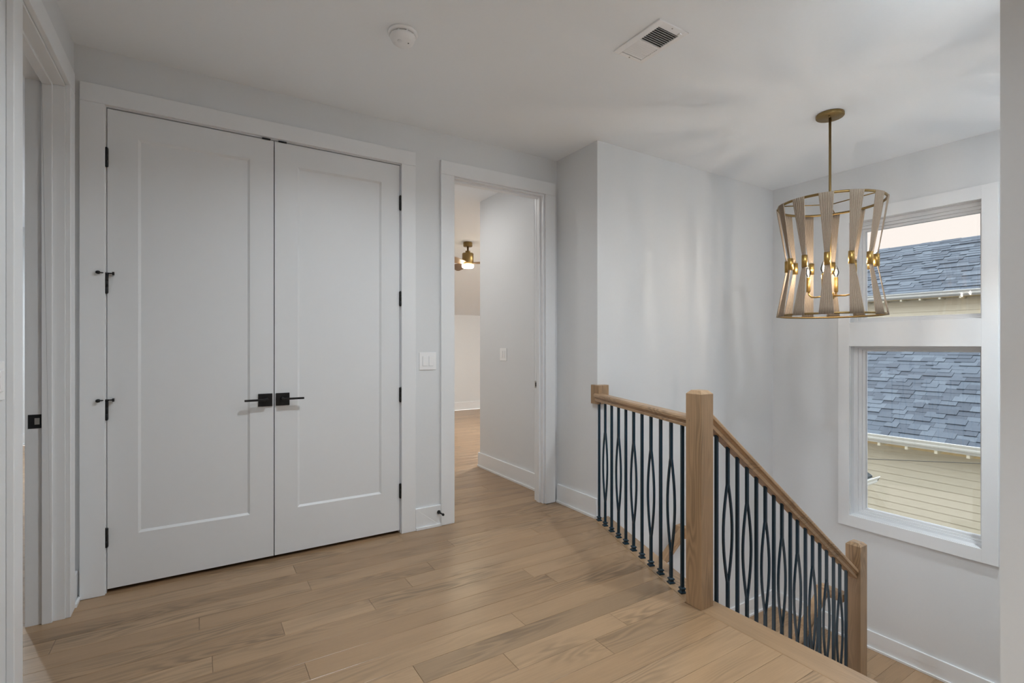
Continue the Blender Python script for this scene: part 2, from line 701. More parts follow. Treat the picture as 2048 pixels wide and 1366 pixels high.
far = MB()
n_planks = 0
rnd = random.Random(21)
FIX = {9: [0.30, 1.443], 10: [0.22, 1.058, 1.64], 11: [0.717], 12: [1.25], 13: [0.36], 14: [1.62], 15: [0.05, 1.55], 16: [0.72], 17: [0.95], 18: [1.129], 8: [0.9]}
TONE = {(11, 0.717): 0.74, (9, 1.443): 0.88, (10, 0.22): 1.06, (10, 1.64): 1.06, (17, 0.95): 0.93, (12, 1.25): 0.95}
for r in range(-26, 63):
    y0 = ROW0 + r * PW
    y1 = y0 + PW
    yc = (y0 + y1) / 2
    if y0 < -2.6 or y1 > 8.86:
        continue
    # spans of floor at this row
    spans = []
    if yc < 1.5:
        xe = 2.023 if y1 > YN else XN
        spans.append((-0.66 if yc > 1.5 else XL - 0.1, xe, xe))
    elif y1 < YB + 0.06:
        if yc < 1.60:
            a = b = 2.023
        else:
            a, b = on_line(INNER, y0), on_line(INNER, min(y1, 2.80))
            a, b = max(a, 2.023), max(b, 2.023)
        if yc > ly:
            a = b = XR
        spans.append((-2.9, a, b))
    elif y1 < YB + T + 0.07:
        spans.append((-2.9, -0.66, -0.66))
        spans.append((-0.5, 2.34, 2.34))
    elif yc < 4.0:
        spans.append((-2.9, -0.66, -0.66))
        spans.append((1.22, 2.49, 2.49))
    elif yc < 4.6:
        spans.append((-2.9, -0.55, -0.55))
        spans.append((1.22, 2.49, 2.49))
    else:
        spans.append((-2.9, -0.55, -0.55))
        spans.append((1.22, 6.2, 6.2))
    for (sx0, sx1, sx1b) in spans:
        cuts = []
        x = sx0 + rnd.uniform(0.5, 2.2)
        while x < min(sx1, sx1b) - 0.25:
            cuts.append(x)
            x += rnd.uniform(0.9, 2.5)
        if r in FIX and sx1 < 2.6:
            cuts = [c for c in cuts if c < FIX[r][0] - 0.35] + FIX[r]
        edges = [sx0] + cuts + [None]
        for i in range(len(edges) - 1):
            xa = edges[i]
            last = edges[i + 1] is None
            xb, xbb = (sx1, sx1b) if last else (edges[i + 1], edges[i + 1])
            vis = 0.45 < yc < 4.75 and xb > -0.75 and xa < 3.0
            v, f = plank(xa, xb, y0, y1, xbb)
            if vis:
                m1 = MB().add(v, f)
                po = put('plank', m1, 'oak_floor', fl)
                tn = TONE.get((r, xa), 1.0)
                po.color = (tn, tn, tn, 1)
                n_planks += 1
            else:
                far.add(v, f)
put('plank_field', far, 'oak_floor', fl, kind='stuff')

# nosing boards: along the stair head and along the angled balustrade
mb = MB()
mb.prism([(2.0235, YN), (2.16, YN), (2.16, 1.588), (on_line(LEDGE, 1.60), 1.60), (on_line(INNER, 1.60) + 0.001, 1.60), (2.0235, 1.59)], -0.028, 0.0002)
put('nosing_board', mb, 'oak_along_y', fl, bevel=0.004)
mb = MB()
mb.prism([(on_line(INNER, 1.601) + 0.001, 1.601), (on_line(LEDGE, 1.601), 1.601), (on_line(LEDGE, ly - 0.001), ly - 0.001),
          (XR, ly - 0.001), (XR, on_line(0, 0) * 0 + ly - 0.001), (on_line(INNER, ly) + 0.001, ly - 0.001)][:4] +
         [(on_line(INNER, ly) + 0.001, ly - 0.001)], -0.028, 0.0002)
put('nosing_board', mb, 'oak_along_y', fl, bevel=0.004)
# white fascia below the floor edge
mb = MB()
mb.prism([(on_line(LEDGE - 0.04, 1.62), 1.62), (on_line(LEDGE - 0.02, 1.62), 1.62), (on_line(LEDGE - 0.02, ly), ly - 0.001), (on_line(LEDGE - 0.04, ly), ly - 0.001)], -0.42, -0.029)
put('trim_4', mb, 'trim_paint', label='white fascia board under the angled floor edge', cat='trim', kind=ST)

# landing and lower floor
land = put('floor_landing', MB().box(3.495, XW, YN, YS, LZ - 0.25, LZ - 0.0105), 'oak_floor',
           label='oak plank landing below the tall window', cat='floor', kind=ST)
rnd = random.Random(5)
y = YN
while y < YS - 0.01:
    y1 = min(y + PW, YS)
    x = 3.495
    cuts = [3.495, 3.495 + rnd.uniform(0.3, 0.9), XW]
    for a, b in zip(cuts[:-1], cuts[1:]):
        v, f = plank(a, b, y, y1)
        put('plank', MB().add([(p[0], p[1], p[2] + LZ) for p in v], f), 'oak_floor', land)
    y = y1
put('floor_lower', MB().box(XN, XW, YN, YS, -3.1, -2.9), 'oak_floor', label='lower storey floor at the bottom of the stairwell', cat='floor', kind=ST)
put('ground', MB().box(4.9, 60, -40, 60, -5.2, -5.0), 'ground_mat', label='ground between the houses', cat='ground', kind=ST)

# stairs
st = thing('staircase', (2.8, 1.05, LZ), 'oak stair flight dropping from the hall to the landing', 'staircase')
RI, TR = 0.205, 0.273
for k in range(6):
    xk = XN + TR * k
    put('riser', MB().box(xk, xk + 0.018, YN + 0.03, 1.64, -RI * (k + 1), -RI * k - 0.028), 'trim_paint', st)
    if k < 5:
        put('tread', MB().box(xk - 0.012 + 0.012, xk + TR + 0.028, YN + 0.03, 1.66, -RI * (k + 1) - 0.027, -RI * (k + 1)), 'oak_along_y', st, bevel=0.006)
put('stringer', MB().prism([(XN, 1.64), (3.495, 1.64), (3.495, 1.66), (XN, 1.66)], -1.6, -RI * 6 + 0.0), 'trim_paint', st)
mb = MB()
s0 = [(XN + 0.02, -0.03), (XN + TR, -RI * 1.05 - 0.03), (3.495, -RI * 6 + 0.17), (3.495, -1.6), (XN + 0.02, -1.6)]
pts = [(XN + 0.02, 1.625, -0.24)]
poly = [(XN, -0.235)]
for k in range(5):
    poly += [(XN + TR * (k + 1), -RI * (k + 1) - 0.029), (XN + TR * (k + 1), -RI * (k + 2) - 0.029)]
poly = [(XN + 0.001, -RI - 0.029)] + poly[1:] + [(3.495, -1.62), (XN + 0.001, -1.62)]
n = len(poly)
mb.add([(p[0], 1.641, p[1]) for p in poly] + [(p[0], 1.655, p[1]) for p in poly],
       [tuple(range(n)), tuple(range(2 * n - 1, n - 1, -1))] + [(i, (i + 1) % n, n + (i + 1) % n, n + i) for i in range(n)])
put('skirt_board', mb, 'trim_paint', st)
st2 = thing('staircase', (3.0, 2.2, -2.9), 'lower oak stair flight running back under the hall', 'staircase')
for k in range(6):
    xk = 3.495 - TR * k
    put('riser', MB().box(xk - 0.018, xk, 1.70, YS - 0.02, LZ - RI * (k + 1), LZ - RI * k - 0.028), 'trim_paint', st2)
    if k < 5:
        put('tread', MB().box(xk - TR - 0.028, xk, 1.70, YS - 0.02, LZ - RI * (k + 1) - 0.027, LZ - RI * (k + 1)), 'oak_along_y', st2, bevel=0.006)

# ---------------------------------------------------------------- baseboards and casings
BH, BT = 0.145, 0.016


def base_x(mb, x0, x1, yface, z=0.0, sgn=-1):
    mb.box(x0, x1, yface, yface + sgn * BT, z, z + BH)
    mb.box(x0, x1, yface + sgn * BT, yface + sgn * (BT + 0.011), z, z + 0.018)


def base_y(mb, y0, y1, xface, z=0.0, sgn=1):
    mb.box(xface, xface + sgn * BT, y0, y1, z, z + BH)
    mb.box(xface + sgn * BT, xface + sgn * (BT + 0.011), y0, y1, z, z + 0.018)


mb = MB()
base_x(mb, 1.256, 1.441, YB)
put('baseboard_back', mb, 'trim_paint', label='short white baseboard between closet casing and open doorway', cat='baseboard', kind=ST, bevel=0.002)
mb = MB()
base_y(mb, 3.15, YB, XL)
base_y(mb, -2.5, 2.203, XL)
put('baseboard_left', mb, 'trim_paint', label='white baseboard at the foot of the left wall', cat='baseboard', kind=ST, bevel=0.002)
mb = MB()
base_y(mb, YS - 0.0, YB - 0.024, XR, sgn=-1)
put('baseboard_return', mb, 'trim_paint', label='white baseboard on the short wall beside the balustrade', cat='baseboard', kind=ST, bevel=0.002)
mb = MB()
base_y(mb, YN, YS, XW, LZ, -1)
put('baseboard_window', mb, 'trim_paint', label='white baseboard below the window on the landing', cat='baseboard', kind=ST, bevel=0.002)
mb = MB()
base_x(mb, 3.50, XW - BT, YS, LZ)
put('baseboard_stair', mb, 'trim_paint', label='white baseboard on the stairwell wall at the landing', cat='baseboard', kind=ST, bevel=0.002)
mb = MB()
base_y(mb, YB + T + 0.02, 4.6 + BT, XR + 0.026, sgn=-1)
base_x(mb, XR + 0.026, 5.0, 4.6, sgn=1)
put('baseboard_corridor', mb, 'trim_paint', label='white baseboard along the wall beyond the open doorway', cat='baseboard', kind=ST, bevel=0.002)
mb = MB()
base_x(mb, 1.30, 6.2, 8.85)
put('baseboard_bedroom', mb, 'trim_paint', label='white baseboard of the low far wall in the next room', cat='baseboard', kind=ST)
mb = MB()
base_y(mb, -2.5, YN - 0.001, XN, sgn=-1)
put('baseboard_right', mb, 'trim_paint', label='white baseboard of the near right wall', cat='baseboard', kind=ST)
mb = MB()
base_x(mb, -2.9, XL - 0.14, 8.63)
put('baseboard_side_room', mb, 'trim_paint', label='white baseboard in the room behind the left doorway', cat='baseboard', kind=ST)

CT = 0.020
# closet frame
tr1 = thing('trim_1', (0.38, YB, 0), 'flat white casing around the double closet doors', 'door casing', kind=ST)
cx0, cx1 = -0.494, 1.254
put('side_casing', MB().box(cx0, -0.395, YB, YB - CT, 0, 2.473), 'trim_paint', tr1, bevel=0.002)
put('side_casing', MB().box(1.155, cx1, YB, YB - CT, 0, 2.473), 'trim_paint', tr1, bevel=0.002)
put('head_casing', MB().box(cx0, cx1, YB, YB - CT, 2.4735, 2.566), 'trim_paint', tr1, bevel=0.002)
put('jamb', MB().box(-0.392, -0.3915, YB, YB + T, 0, 2.468).box(1.1515, 1.152, YB, YB + T, 0, 2.468)
    .box(-0.3915, 1.1515, YB + 0.038, YB + 0.05, 2.452, 2.468), 'trim_paint', tr1)
# open doorway frame
tr2 = thing('trim_2', (1.94, YB, 0), 'flat white casing and jamb of the open doorway', 'door casing', kind=ST)
put('side_casing', MB().box(1.441, 1.543, YB, YB - CT, 0, 2.458), 'trim_paint', tr2, bevel=0.002)
put('side_casing', MB().box(2.341, 2.436, YB, YB - CT, 0, 2.458), 'trim_paint', tr2, bevel=0.002)
put('head_casing', MB().box(1.441, 2.436, YB, YB - CT, 2.4585, 2.556), 'trim_paint', tr2, bevel=0.002)
mb = MB()
mb.box(1.545, 1.553, YB - 0.001, YB + T, 0, WH)
mb.box(2.327, 2.335, YB - 0.001, YB + T, 0, WH)
mb.box(1.553, 2.327, YB - 0.001, YB + T, WH - 0.008, WH)
put('jamb', mb, 'trim_paint', tr2, bevel=0.0015)
mb = MB()
mb.box(2.315, 2.327, YB + 0.035, YB + 0.075, 0, WH - 0.008)
mb.box(1.553, 1.565, YB + 0.035, YB + 0.075, 0, WH - 0.008)
mb.box(1.565, 2.315, YB + 0.035, YB + 0.075, WH - 0.020, WH - 0.008)
put('door_stop_strip', mb, 'trim_paint', tr2, bevel=0.0015)
sk = put('strike_plate', MB().box(2.325, 2.327, YB + 0.080, YB + 0.112, 0.912, 0.970), 'steel', tr2)
put('latch_hole', MB().box(2.3244, 2.325, YB + 0.088, YB + 0.104, 0.924, 0.958), 'dark_void', sk)
# left doorway frame
tr3 = thing('trim_3', (XL, 2.67, 0), 'white casing and stepped jamb of the narrow left doorway', 'door casing', kind=ST)
put('side_casing', MB().box(XL, XL + CT, LY1 + 0.003, LY1 + 0.098, 0, 2.462), 'trim_paint', tr3, bevel=0.003)
put('side_casing', MB().box(XL, XL + CT, LY0 + 0.012, LY0 - 0.083, 0, 2.462), 'trim_paint', tr3, bevel=0.003)
put('head_casing', MB().box(XL, XL + CT, LY0 - 0.083, LY1 + 0.098, 2.4625, 2.560), 'trim_paint', tr3, bevel=0.003)
mb = MB()
mb.box(XL - 0.136, XL + 0.001, LY1, LY1 + 0.008, 0, WH)
mb.box(XL - 0.136, XL + 0.001, LY0 - 0.008, LY0, 0, WH)
mb.box(XL - 0.136, XL + 0.001, LY0, LY1, WH - 0.006, WH + 0.004)
put('jamb', mb, 'trim_paint', tr3, bevel=0.0015)
mb = MB()
mb.box(XL - 0.078, XL - 0.042, LY1, LY1 - 0.012, 0, WH - 0.006)
mb.box(XL - 0.078, XL - 0.042, LY0, LY0 + 0.012, 0, WH - 0.006)
mb.box(XL - 0.078, XL - 0.042, LY0 + 0.012, LY1 - 0.012, WH - 0.018, WH - 0.006)
put('door_stop_strip', mb, 'trim_paint', tr3, bevel=0.002)
sk = put('strike_plate', MB().box(XL - 0.125, XL - 0.080, LY1 - 0.002, LY1, 0.886, 0.948), 'black_metal', tr3, bevel=0.0)
put('latch_hole', MB().box(XL - 0.103, XL - 0.086, LY1 - 0.0035, LY1 - 0.002, 0.903, 0.932), 'steel', sk)

# ---------------------------------------------------------------- closet doors


def door_leaf(name, x0, x1, side, label):
    """side=-1 hinges on the left, +1 on the right; recessed single panel"""
    z0, z1 = 0.021, 2.462
    d = thing(name, ((x0 + x1) / 2, YB, 0), label, 'door', kind=ST)
    px0, px1, pz0, pz1 = x0 + 0.126, x1 - 0.124, 0.283, 2.333
    yf, yp, yb = YB + 0.001, YB + 0.010, YB + 0.036
    q = 0.012
    O = [(x0, z0), (x1, z0), (x1, z1), (x0, z1)]
    A = [(px0, pz0), (px1, pz0), (px1, pz1), (px0, pz1)]
    B = [(px0 + q, pz0 + q), (px1 - q, pz0 + q), (px1 - q, pz1 - q), (px0 + q, pz1 - q)]
    m1 = MB()
    v = [(p[0], yf, p[1]) for p in O] + [(p[0], yf, p[1]) for p in A] + [(p[0], yp, p[1]) for p in B] + [(p[0], yb, p[1]) for p in O]
    f = []
    for i in range(4):
        j = (i + 1) % 4
        f += [(i, j, 4 + j, 4 + i), (4 + i, 4 + j, 8 + j, 8 + i), (i, 12 + i, 12 + j, j)]
    f.append((12, 15, 14, 13))
    m1.add(v, f)
    put('door_frame', m1, 'door_paint', d)
    m2 = MB().add([(p[0], yp + 0.0002, p[1]) for p in B] + [(p[0], yp + 0.006, p[1]) for p in B],
                  [(0, 1, 2, 3), (7, 6, 5, 4)] + [(i, 4 + i, 4 + (i + 1) % 4, (i + 1) % 4) for i in range(4)])
    put('door_panel', m2, 'door_paint', d)
    hx = x0 - 0.002 if side < 0 else x1 + 0.002
    for i, hz in enumerate((2.212, 1.571, 0.929, 0.285)):
        m3 = MB()
        m3.lathe((hx, YB - 0.008, hz - 0.047), [(0.0001, -0.004), (0.005, -0.003), (0.0068, 0), (0.0068, 0.0305), (0.0062, 0.031), (0.0068, 0.0315),
                                                (0.0068, 0.0625), (0.0062, 0.063), (0.0068, 0.0635), (0.0068, 0.094), (0.005, 0.097), (0.0001, 0.098)], 12)
        m3.box(hx - 0.007, hx + 0.007, YB - 0.006, YB + 0.004, hz - 0.046, hz + 0.046)
        h = put('hinge', m3, 'black_metal', d)
        if side < 0 and i in (1, 2):
            zt = hz + 0.053
            m4 = MB()
            m4.lathe((hx, YB - 0.008, zt - 0.005), [(0.0001, 0), (0.010, 0), (0.010, 0.008), (0.0001, 0.008)], 12)
            m4.tube([(hx, YB - 0.010, zt), (hx - 0.030, YB - 0.030, zt)], 0.003, 8)
            m4.tube([(hx, YB - 0.010, zt), (hx + 0.028, YB - 0.018, zt)], 0.003, 8)
            m4.lathe((hx - 0.028, YB - 0.030, zt), [(0.0001, -0.004), (0.008, -0.003), (0.009, 0.004), (0.006, 0.012), (0.0001, 0.013)], 12,
                     ax=(-0.8, -0.55, 0))
            m4.box(hx + 0.024, hx + 0.032, YB - 0.022, YB - 0.004, zt - 0.008, zt + 0.007)
            put('hinge_stop', m4, 'black_metal', h)
    # square rose and lever
    ex = x1 if side < 0 else x0
    rx0, rx1 = (ex - 0.082, ex - 0.008) if side < 0 else (ex + 0.006, ex + 0.080)
    rose = put('handle_plate', MB().box(rx0, rx1, YB - 0.008, YB + 0.0008, 0.903, 0.977), 'black_metal', d, bevel=0.001)
    mx = (rx0 + rx1) / 2 + (0.004 if side < 0 else -0.004)
    hz = 0.945
    m5 = MB()
    m5.lathe((mx, YB - 0.006, hz), [(0.0001, 0), (0.010, 0), (0.010, 0.040), (0.0001, 0.040)], 14, ax=(0, -1, 0))
    lx = mx + side * 0.115
    m5.box(min(mx - side * 0.010, lx), max(mx - side * 0.010, lx), YB - 0.058, YB - 0.042, hz - 0.0055, hz + 0.0055)
    put('lever', m5, 'black_metal', rose, bevel=0.0012)
    # ball catch at the head, near the meeting edge
    bx = (x1 - 0.062) if side < 0 else (x0 + 0.020)
    put('ball_catch', MB().box(bx, bx + 0.044, YB - 0.006, YB + 0.030, z1 - 0.001, z1 + 0.007), 'black_metal', d)
    return d


door_leaf('door_1', -0.3885, 0.3805, -1, 'white single-panel closet door with hinge stops, left of the pair')
door_leaf('door_2', 0.3855, 1.1485, 1, 'white single-panel closet door, right of the pair, lever pointing right')

# ---------------------------------------------------------------- windows


def window(name, z0, z1, g0, g1, label):
    wn = thing(name, (XW + 0.1, (WY0 + WY1) / 2, z0), label, 'window', kind=ST)
    gy0, gy1 = 1.272, 2.008
    xo, xi = XW + 0.158, XW - 0.004
    rings = [  # stepped frame: (x from, x to, inner y0, inner y1, inner z0, inner z1, outer inset)
        (xi, XW + 0.100, 0.000, 0.006), (XW + 0.060, xo, 0.006, 0.42), (XW + 0.072, xo, 0.42, 0.72), (XW + 0.086, XW + 0.125, 0.72, 1.0)]
    names = ('jamb_liner', 'outer_frame', 'sash', 'glazing_bead')
    for (xa, xb, t0, t1), nm in zip(rings, names):
        def L(t):
            return (WY0 + (gy0 - WY0) * t, WY1 + (gy1 - WY1) * t, z0 + (g0 - z0) * t, z1 + (g1 - z1) * t)
        a, b = L(t0), L(t1)
        if nm == 'jamb_liner':
            b = (a[0] + 0.005, a[1] - 0.005, a[2] + 0.005, a[3] - 0.005)
        m1 = MB()
        m1.box(xa, xb, a[0], b[0], a[2], a[3])
        m1.box(xa, xb, b[1], a[1], a[2], a[3])
        m1.box(xa, xb, b[0], b[1], a[2], b[2])
        m1.box(xa, xb, b[0], b[1], b[3], a[3])
        put(nm, m1, 'vinyl_white', wn, bevel=0.0015)
    put('pane', MB().box(XW + 0.110, XW + 0.114, gy0 - 0.004, gy1 + 0.004, g0 - 0.004, g1 + 0.004), 'window_glass', wn)
    return wn


window('window_1', -0.178, 1.254, -0.118, 1.208, 'tall lower stairwell window looking onto shingles and siding')
window('window_2', 1.447, 2.295, 1.490, 2.217, 'shorter upper stairwell window showing sky above the roof')
tr5 = thing('trim_5', (XW, 1.66, -0.27), 'flat white casing framing both stairwell windows', 'window casing', kind=ST)
oy0, oy1, oz0, oz1 = 1.150, 2.172, -0.270, 2.388
xf = XW - CT
put('side_casing', MB().box(XW, xf, oy0, WY0 + 0.002, oz0, oz1), 'trim_paint', tr5, bevel=0.0015)
put('side_casing', MB().box(XW, xf, WY1 - 0.002, oy1, oz0, oz1), 'trim_paint', tr5, bevel=0.0015)
put('sill_casing', MB().box(XW, xf, WY0 + 0.002, WY1 - 0.002, oz0, -0.176), 'trim_paint', tr5)
put('mullion_casing', MB().box(XW, xf, WY0 + 0.002, WY1 - 0.002, 1.252, 1.449), 'trim_paint', tr5)
put('head_casing', MB().box(XW, xf, WY0 + 0.002, WY1 - 0.002, 2.293, oz1), 'trim_paint', tr5)
# bedroom window (lights the far room)
wb = thing('window_3', (6.26, 6.2, 0.7), 'window of the far room hidden behind its corner', 'window', kind=ST)
m1 = MB()
m1.box(6.22, 6.30, 5.2, 5.27, 0.7, 2.2).box(6.22, 6.30, 7.13, 7.2, 0.7, 2.2).box(6.22, 6.30, 5.27, 7.13, 0.7, 0.77).box(6.22, 6.30, 5.27, 7.13, 2.13, 2.2).box(6.22, 6.30, 6.17, 6.23, 0.77, 2.13)
put('outer_frame', m1, 'vinyl_white', wb)
put('pane', MB().box(6.255, 6.26, 5.27, 6.17, 0.77, 2.13), 'window_glass', wb)
put('pane', MB().box(6.255, 6.26, 6.23, 7.13, 0.77, 2.13), 'window_glass', wb)

# ---------------------------------------------------------------- railings
RAILP = [(-0.024, 0.0), (0.024, 0.0), (0.026, 0.014), (0.020, 0.020), (0.026, 0.030), (0.034, 0.034), (0.034, 0.047), (0.027, 0.055), (-0.027, 0.055),
         (-0.034, 0.047), (-0.034, 0.034), (-0.026, 0.030), (-0.020, 0.020), (-0.026, 0.014)]


def bar(mb, p0, p1, w, u, v):
    h = w / 2
    mb.sweep([p0, p1], [(-h, -h), (h, -h), (h, h), (-h, h)], u, v)


def baluster_mesh(foot, top_z, d, lens, lens_top=None, lens_len=0.515):
    """square iron bar; with lens=True it parts into two bowed strands"""
    d = Vector((d[0], d[1], 0)).normalized()
    nrm = Vector((-d.y, d.x, 0))
    p = Vector(foot)
    wbar = 0.0145
    m = MB()
    if not lens:
        bar(m, p, Vector((p.x, p.y, top_z)), wbar, d, nrm)
        return m
    zt = lens_top
    zb = lens_top - lens_len
    bar(m, p, Vector((p.x, p.y, zb + 0.012)), wbar, d, nrm)
    bar(m, Vector((p.x, p.y, zt - 0.012)), Vector((p.x, p.y, top_z)), wbar, d, nrm)
    for sg in (-1, 1):
        path, U = [], []
        K = 14
        for i in range(K + 1):
            q = i / K
            z = zb + (zt - zb) * q
            off = 0.0335 * math.sin(math.pi * q) ** 0.95 + 0.0026
            path.append(Vector((p.x, p.y, z)) + d * off * sg)
        for i in range(K + 1):
            tn = (path[min(i + 1, K)] - path[max(i - 1, 0)]).normalized()
            U.append(tn.cross(nrm).normalized())
        h = 0.0052
        m.sweep(path, [(-h, -h), (h, -h), (h, h), (-h, h)], U, nrm)
    return m


def shoe_mesh(c, d, side=0.030):
    d = Vector((d[0], d[1], 0)).normalized()
    nrm = Vector((-d.y, d.x, 0))
    m = MB()
    c = Vector(c)
    lv = [(0.0, side / 2 + 0.001), (0.006, side / 2 + 0.001), (0.008, side / 2 - 0.003), (0.011, side / 2 - 0.005), (0.018, side / 2 - 0.005),
          (0.020, side / 2 - 0.001), (0.025, side / 2 - 0.001), (0.029, side / 2 - 0.006), (0.030, 0.0062)]
    vs, fs = [], []
    for z, h in lv:
        for a, b in ((-1, -1), (1, -1), (1, 1), (-1, 1)):
            vs.append(c + d * a * h + nrm * b * h + Vector((0, 0, z)))
    for i in range(len(lv) - 1):
        for k in range(4):
            fs.append((4 * i + k, 4 * i + (k + 1) % 4, 4 * i + 4 + (k + 1) % 4, 4 * i + 4 + k))
    fs += [(3, 2, 1, 0), tuple(4 * (len(lv) - 1) + k for k in range(4))]
    m.add(vs, fs)
    return m


def newel_mb(x0, x1, y0, y1, z0, z1, ch=0.017):
    m = MB()
    m.box(x0, x1, y0, y1, z0, z1 - ch)
    m.v, m.f = [], []
    c = ch
    v = [(x0, y0, z0), (x1, y0, z0), (x1, y1, z0), (x0, y1, z0),
         (x0, y0, z1 - c), (x1, y0, z1 - c), (x1, y1, z1 - c), (x0, y1, z1 - c),
         (x0 + c, y0 + c, z1), (x1 - c, y0 + c, z1), (x1 - c, y1 - c, z1), (x0 + c, y1 - c, z1)]
    f = [(3, 2, 1, 0), (8, 9, 10, 11)]
    for i in range(4):
        j = (i + 1) % 4
        f += [(i, j, 4 + j, 4 + i), (4 + i, 4 + j, 8 + j, 8 + i)]
    m.add(v, f)
    return m


bal = thing('balustrade', (2.27, 2.22, 0), 'level landing balustrade of black iron bars under an oak rail', 'railing')
RT = 0.912
rz = RT - 0.055
a0 = F0 - FD * -0.0 - FD * 0.012
a1 = F0 + FD * 1.205
mb = MB()
mb.sweep([(a0.x, a0.y, rz), (a1.x, a1.y, rz)], RAILP, Vector((FN.x, FN.y, 0)), Vector((0, 0, 1)))
put('handrail', mb, 'oak_rail_y', bal, bevel=0.0015)
mb = newel_mb(2.024, 2.113, 1.540, 1.629, 0.0003, 1.042)
put('newel_post', mb, 'oak_post', bal, bevel=0.0012)
SP = 1.0829 / 10
for i in range(11):
    p = F0 + FD * (0.012 + SP * i * 0.995)
    m = baluster_mesh((p.x, p.y, 0.006), rz + 0.004, FD, i % 2 == 1, 0.672)
    b = put('baluster', m, 'baluster_metal', bal, origin=(p.x, p.y, 0))
    put('shoe', shoe_mesh((p.x, p.y, 0.0004), FD), 'baluster_metal', b)
mb = MB()
mb.prism([(2.434, 2.716), (2.532, 2.716), (2.532, YS), (XR, YS), (XR, 2.802), (2.434, 2.802)], 0.835, 0.972)
put('wall_block', mb, 'oak_post', bal, bevel=0.003)

rr = thing('stair_railing', (2.9, 1.585, -0.6), 'sloping oak rail with black iron bars and lower newel post', 'railing')
SL = 0.752
u = Vector((1, 0, -SL)).normalized()
vv = Vector((SL, 0, 1)).normalized()
x0r, x1r = 2.1135, 3.602


def rail_top(x):
    return 0.928 - SL * (x - 2.129)


# profile swept with plumb cuts
hh = math.sqrt(1 + SL * SL)
mb = MB()
mb.sweep([(x0r, 1.585, rail_top(x0r) - 0.055 * hh), (x1r, 1.585, rail_top(x1r) - 0.055 * hh)],
         [(a, b * hh) for a, b in RAILP], Vector((0, -1, 0)), Vector((0, 0, 1)))
put('handrail', mb, 'oak_rail_x', rr, bevel=0.0015)
mb = newel_mb(3.603, 3.692, 1.541, 1.630, LZ + 0.0003, -0.022)
put('newel_post', mb, 'oak_post', rr, bevel=0.0012)
XB = [2.2, 2.291, 2.372, 2.455, 2.539, 2.622, 2.703, 2.783, 2.868, 2.943, 3.029, 3.108, 3.19, 3.27, 3.354, 3.432, 3.512]
for i, x in enumerate(XB):
    under = rail_top(x) - 0.055 * hh
    k = int((x - XN) / TR)
    tz = -RI * (k + 1) if x < 3.495 else LZ
    m = baluster_mesh((x, 1.585, tz + 0.0003), under + 0.006, (1, 0), i % 2 == 1, under - 0.178)
    b = put('baluster', m, 'baluster_metal', rr, origin=(x, 1.585, tz))

# rail of the lower flight
lr = thing('stair_railing', (3.2, 1.76, LZ - 0.5), 'lower flight railing glimpsed between the bars of the sloping rail', 'railing')
mb = MB()
mb.box(3.570, 3.640, 1.6302, 1.80, -0.372 - 0.05, -0.372)
mb.sweep([(3.60, 1.76, -0.385 - 0.055 * hh + 0.02), (2.50, 1.76, -0.385 - 1.10 * SL - 0.055 * hh + 0.02)], [(a, b * hh) for a, b in RAILP], Vector((0, 1, 0)), Vector((0, 0, 1)))
put('handrail', mb, 'oak_rail_x', lr, bevel=0.002)
for i in range(8):
    x = 3.52 - 0.12 * i
    under = -0.385 - (3.60 - x) * SL - 0.05 * hh
    k = int((3.495 - x) / TR)
    tz = LZ - RI * (k + 1) if x < 3.495 else LZ
    b = put('baluster', baluster_mesh((x, 1.76, tz + 0.0003), under, (1, 0), i % 2 == 0, under - 0.178), 'baluster_metal', lr, origin=(x, 1.76, tz))
b = put('baluster', baluster_mesh((3.605, 1.70, LZ + 0.0003), -0.42, (0, 1), False), 'baluster_metal', lr, origin=(3.605, 1.70, LZ))

# wall handrail of the lower flight
wr = thing('wall_handrail', (3.1, 2.70, -0.5), 'oak handrail on the stairwell wall seen behind the newel post', 'handrail')
mb = MB()
zt = -0.215
mb.sweep([(3.30, 2.690, zt - 0.075), (2.55, 2.690, zt - 0.075 - 0.75 * SL)], [(a * 0.8, b * hh * 1.2) for a, b in RAILP], Vector((0, 1, 0)), Vector((0, 0, 1)))
put('handrail', mb, 'oak_rail_x', wr, bevel=0.002)
put('end_return', MB().box(3.30, 3.36, 2.660, 2.7628, zt - 0.075, zt + 0.01), 'oak_rail_x', wr, bevel=0.003)
for bx in (3.16, 2.70):
    bz = zt - 0.075 - (3.30 - bx) * SL
    mb = MB().tube([(bx, 2.690, bz + 0.004), (bx, 2.692, bz - 0.04), (bx, 2.715, bz - 0.06), (bx, 2.757, bz - 0.06)], 0.006, 10)
    mb.lathe((bx, 2.7625, bz - 0.06), [(0.0001, 0), (0.028, 0), (0.026, 0.006), (0.0001, 0.007)], 20, ax=(0, -1, 0))
    put('bracket', mb, 'black_metal', wr)

# ---------------------------------------------------------------- switches, door stop


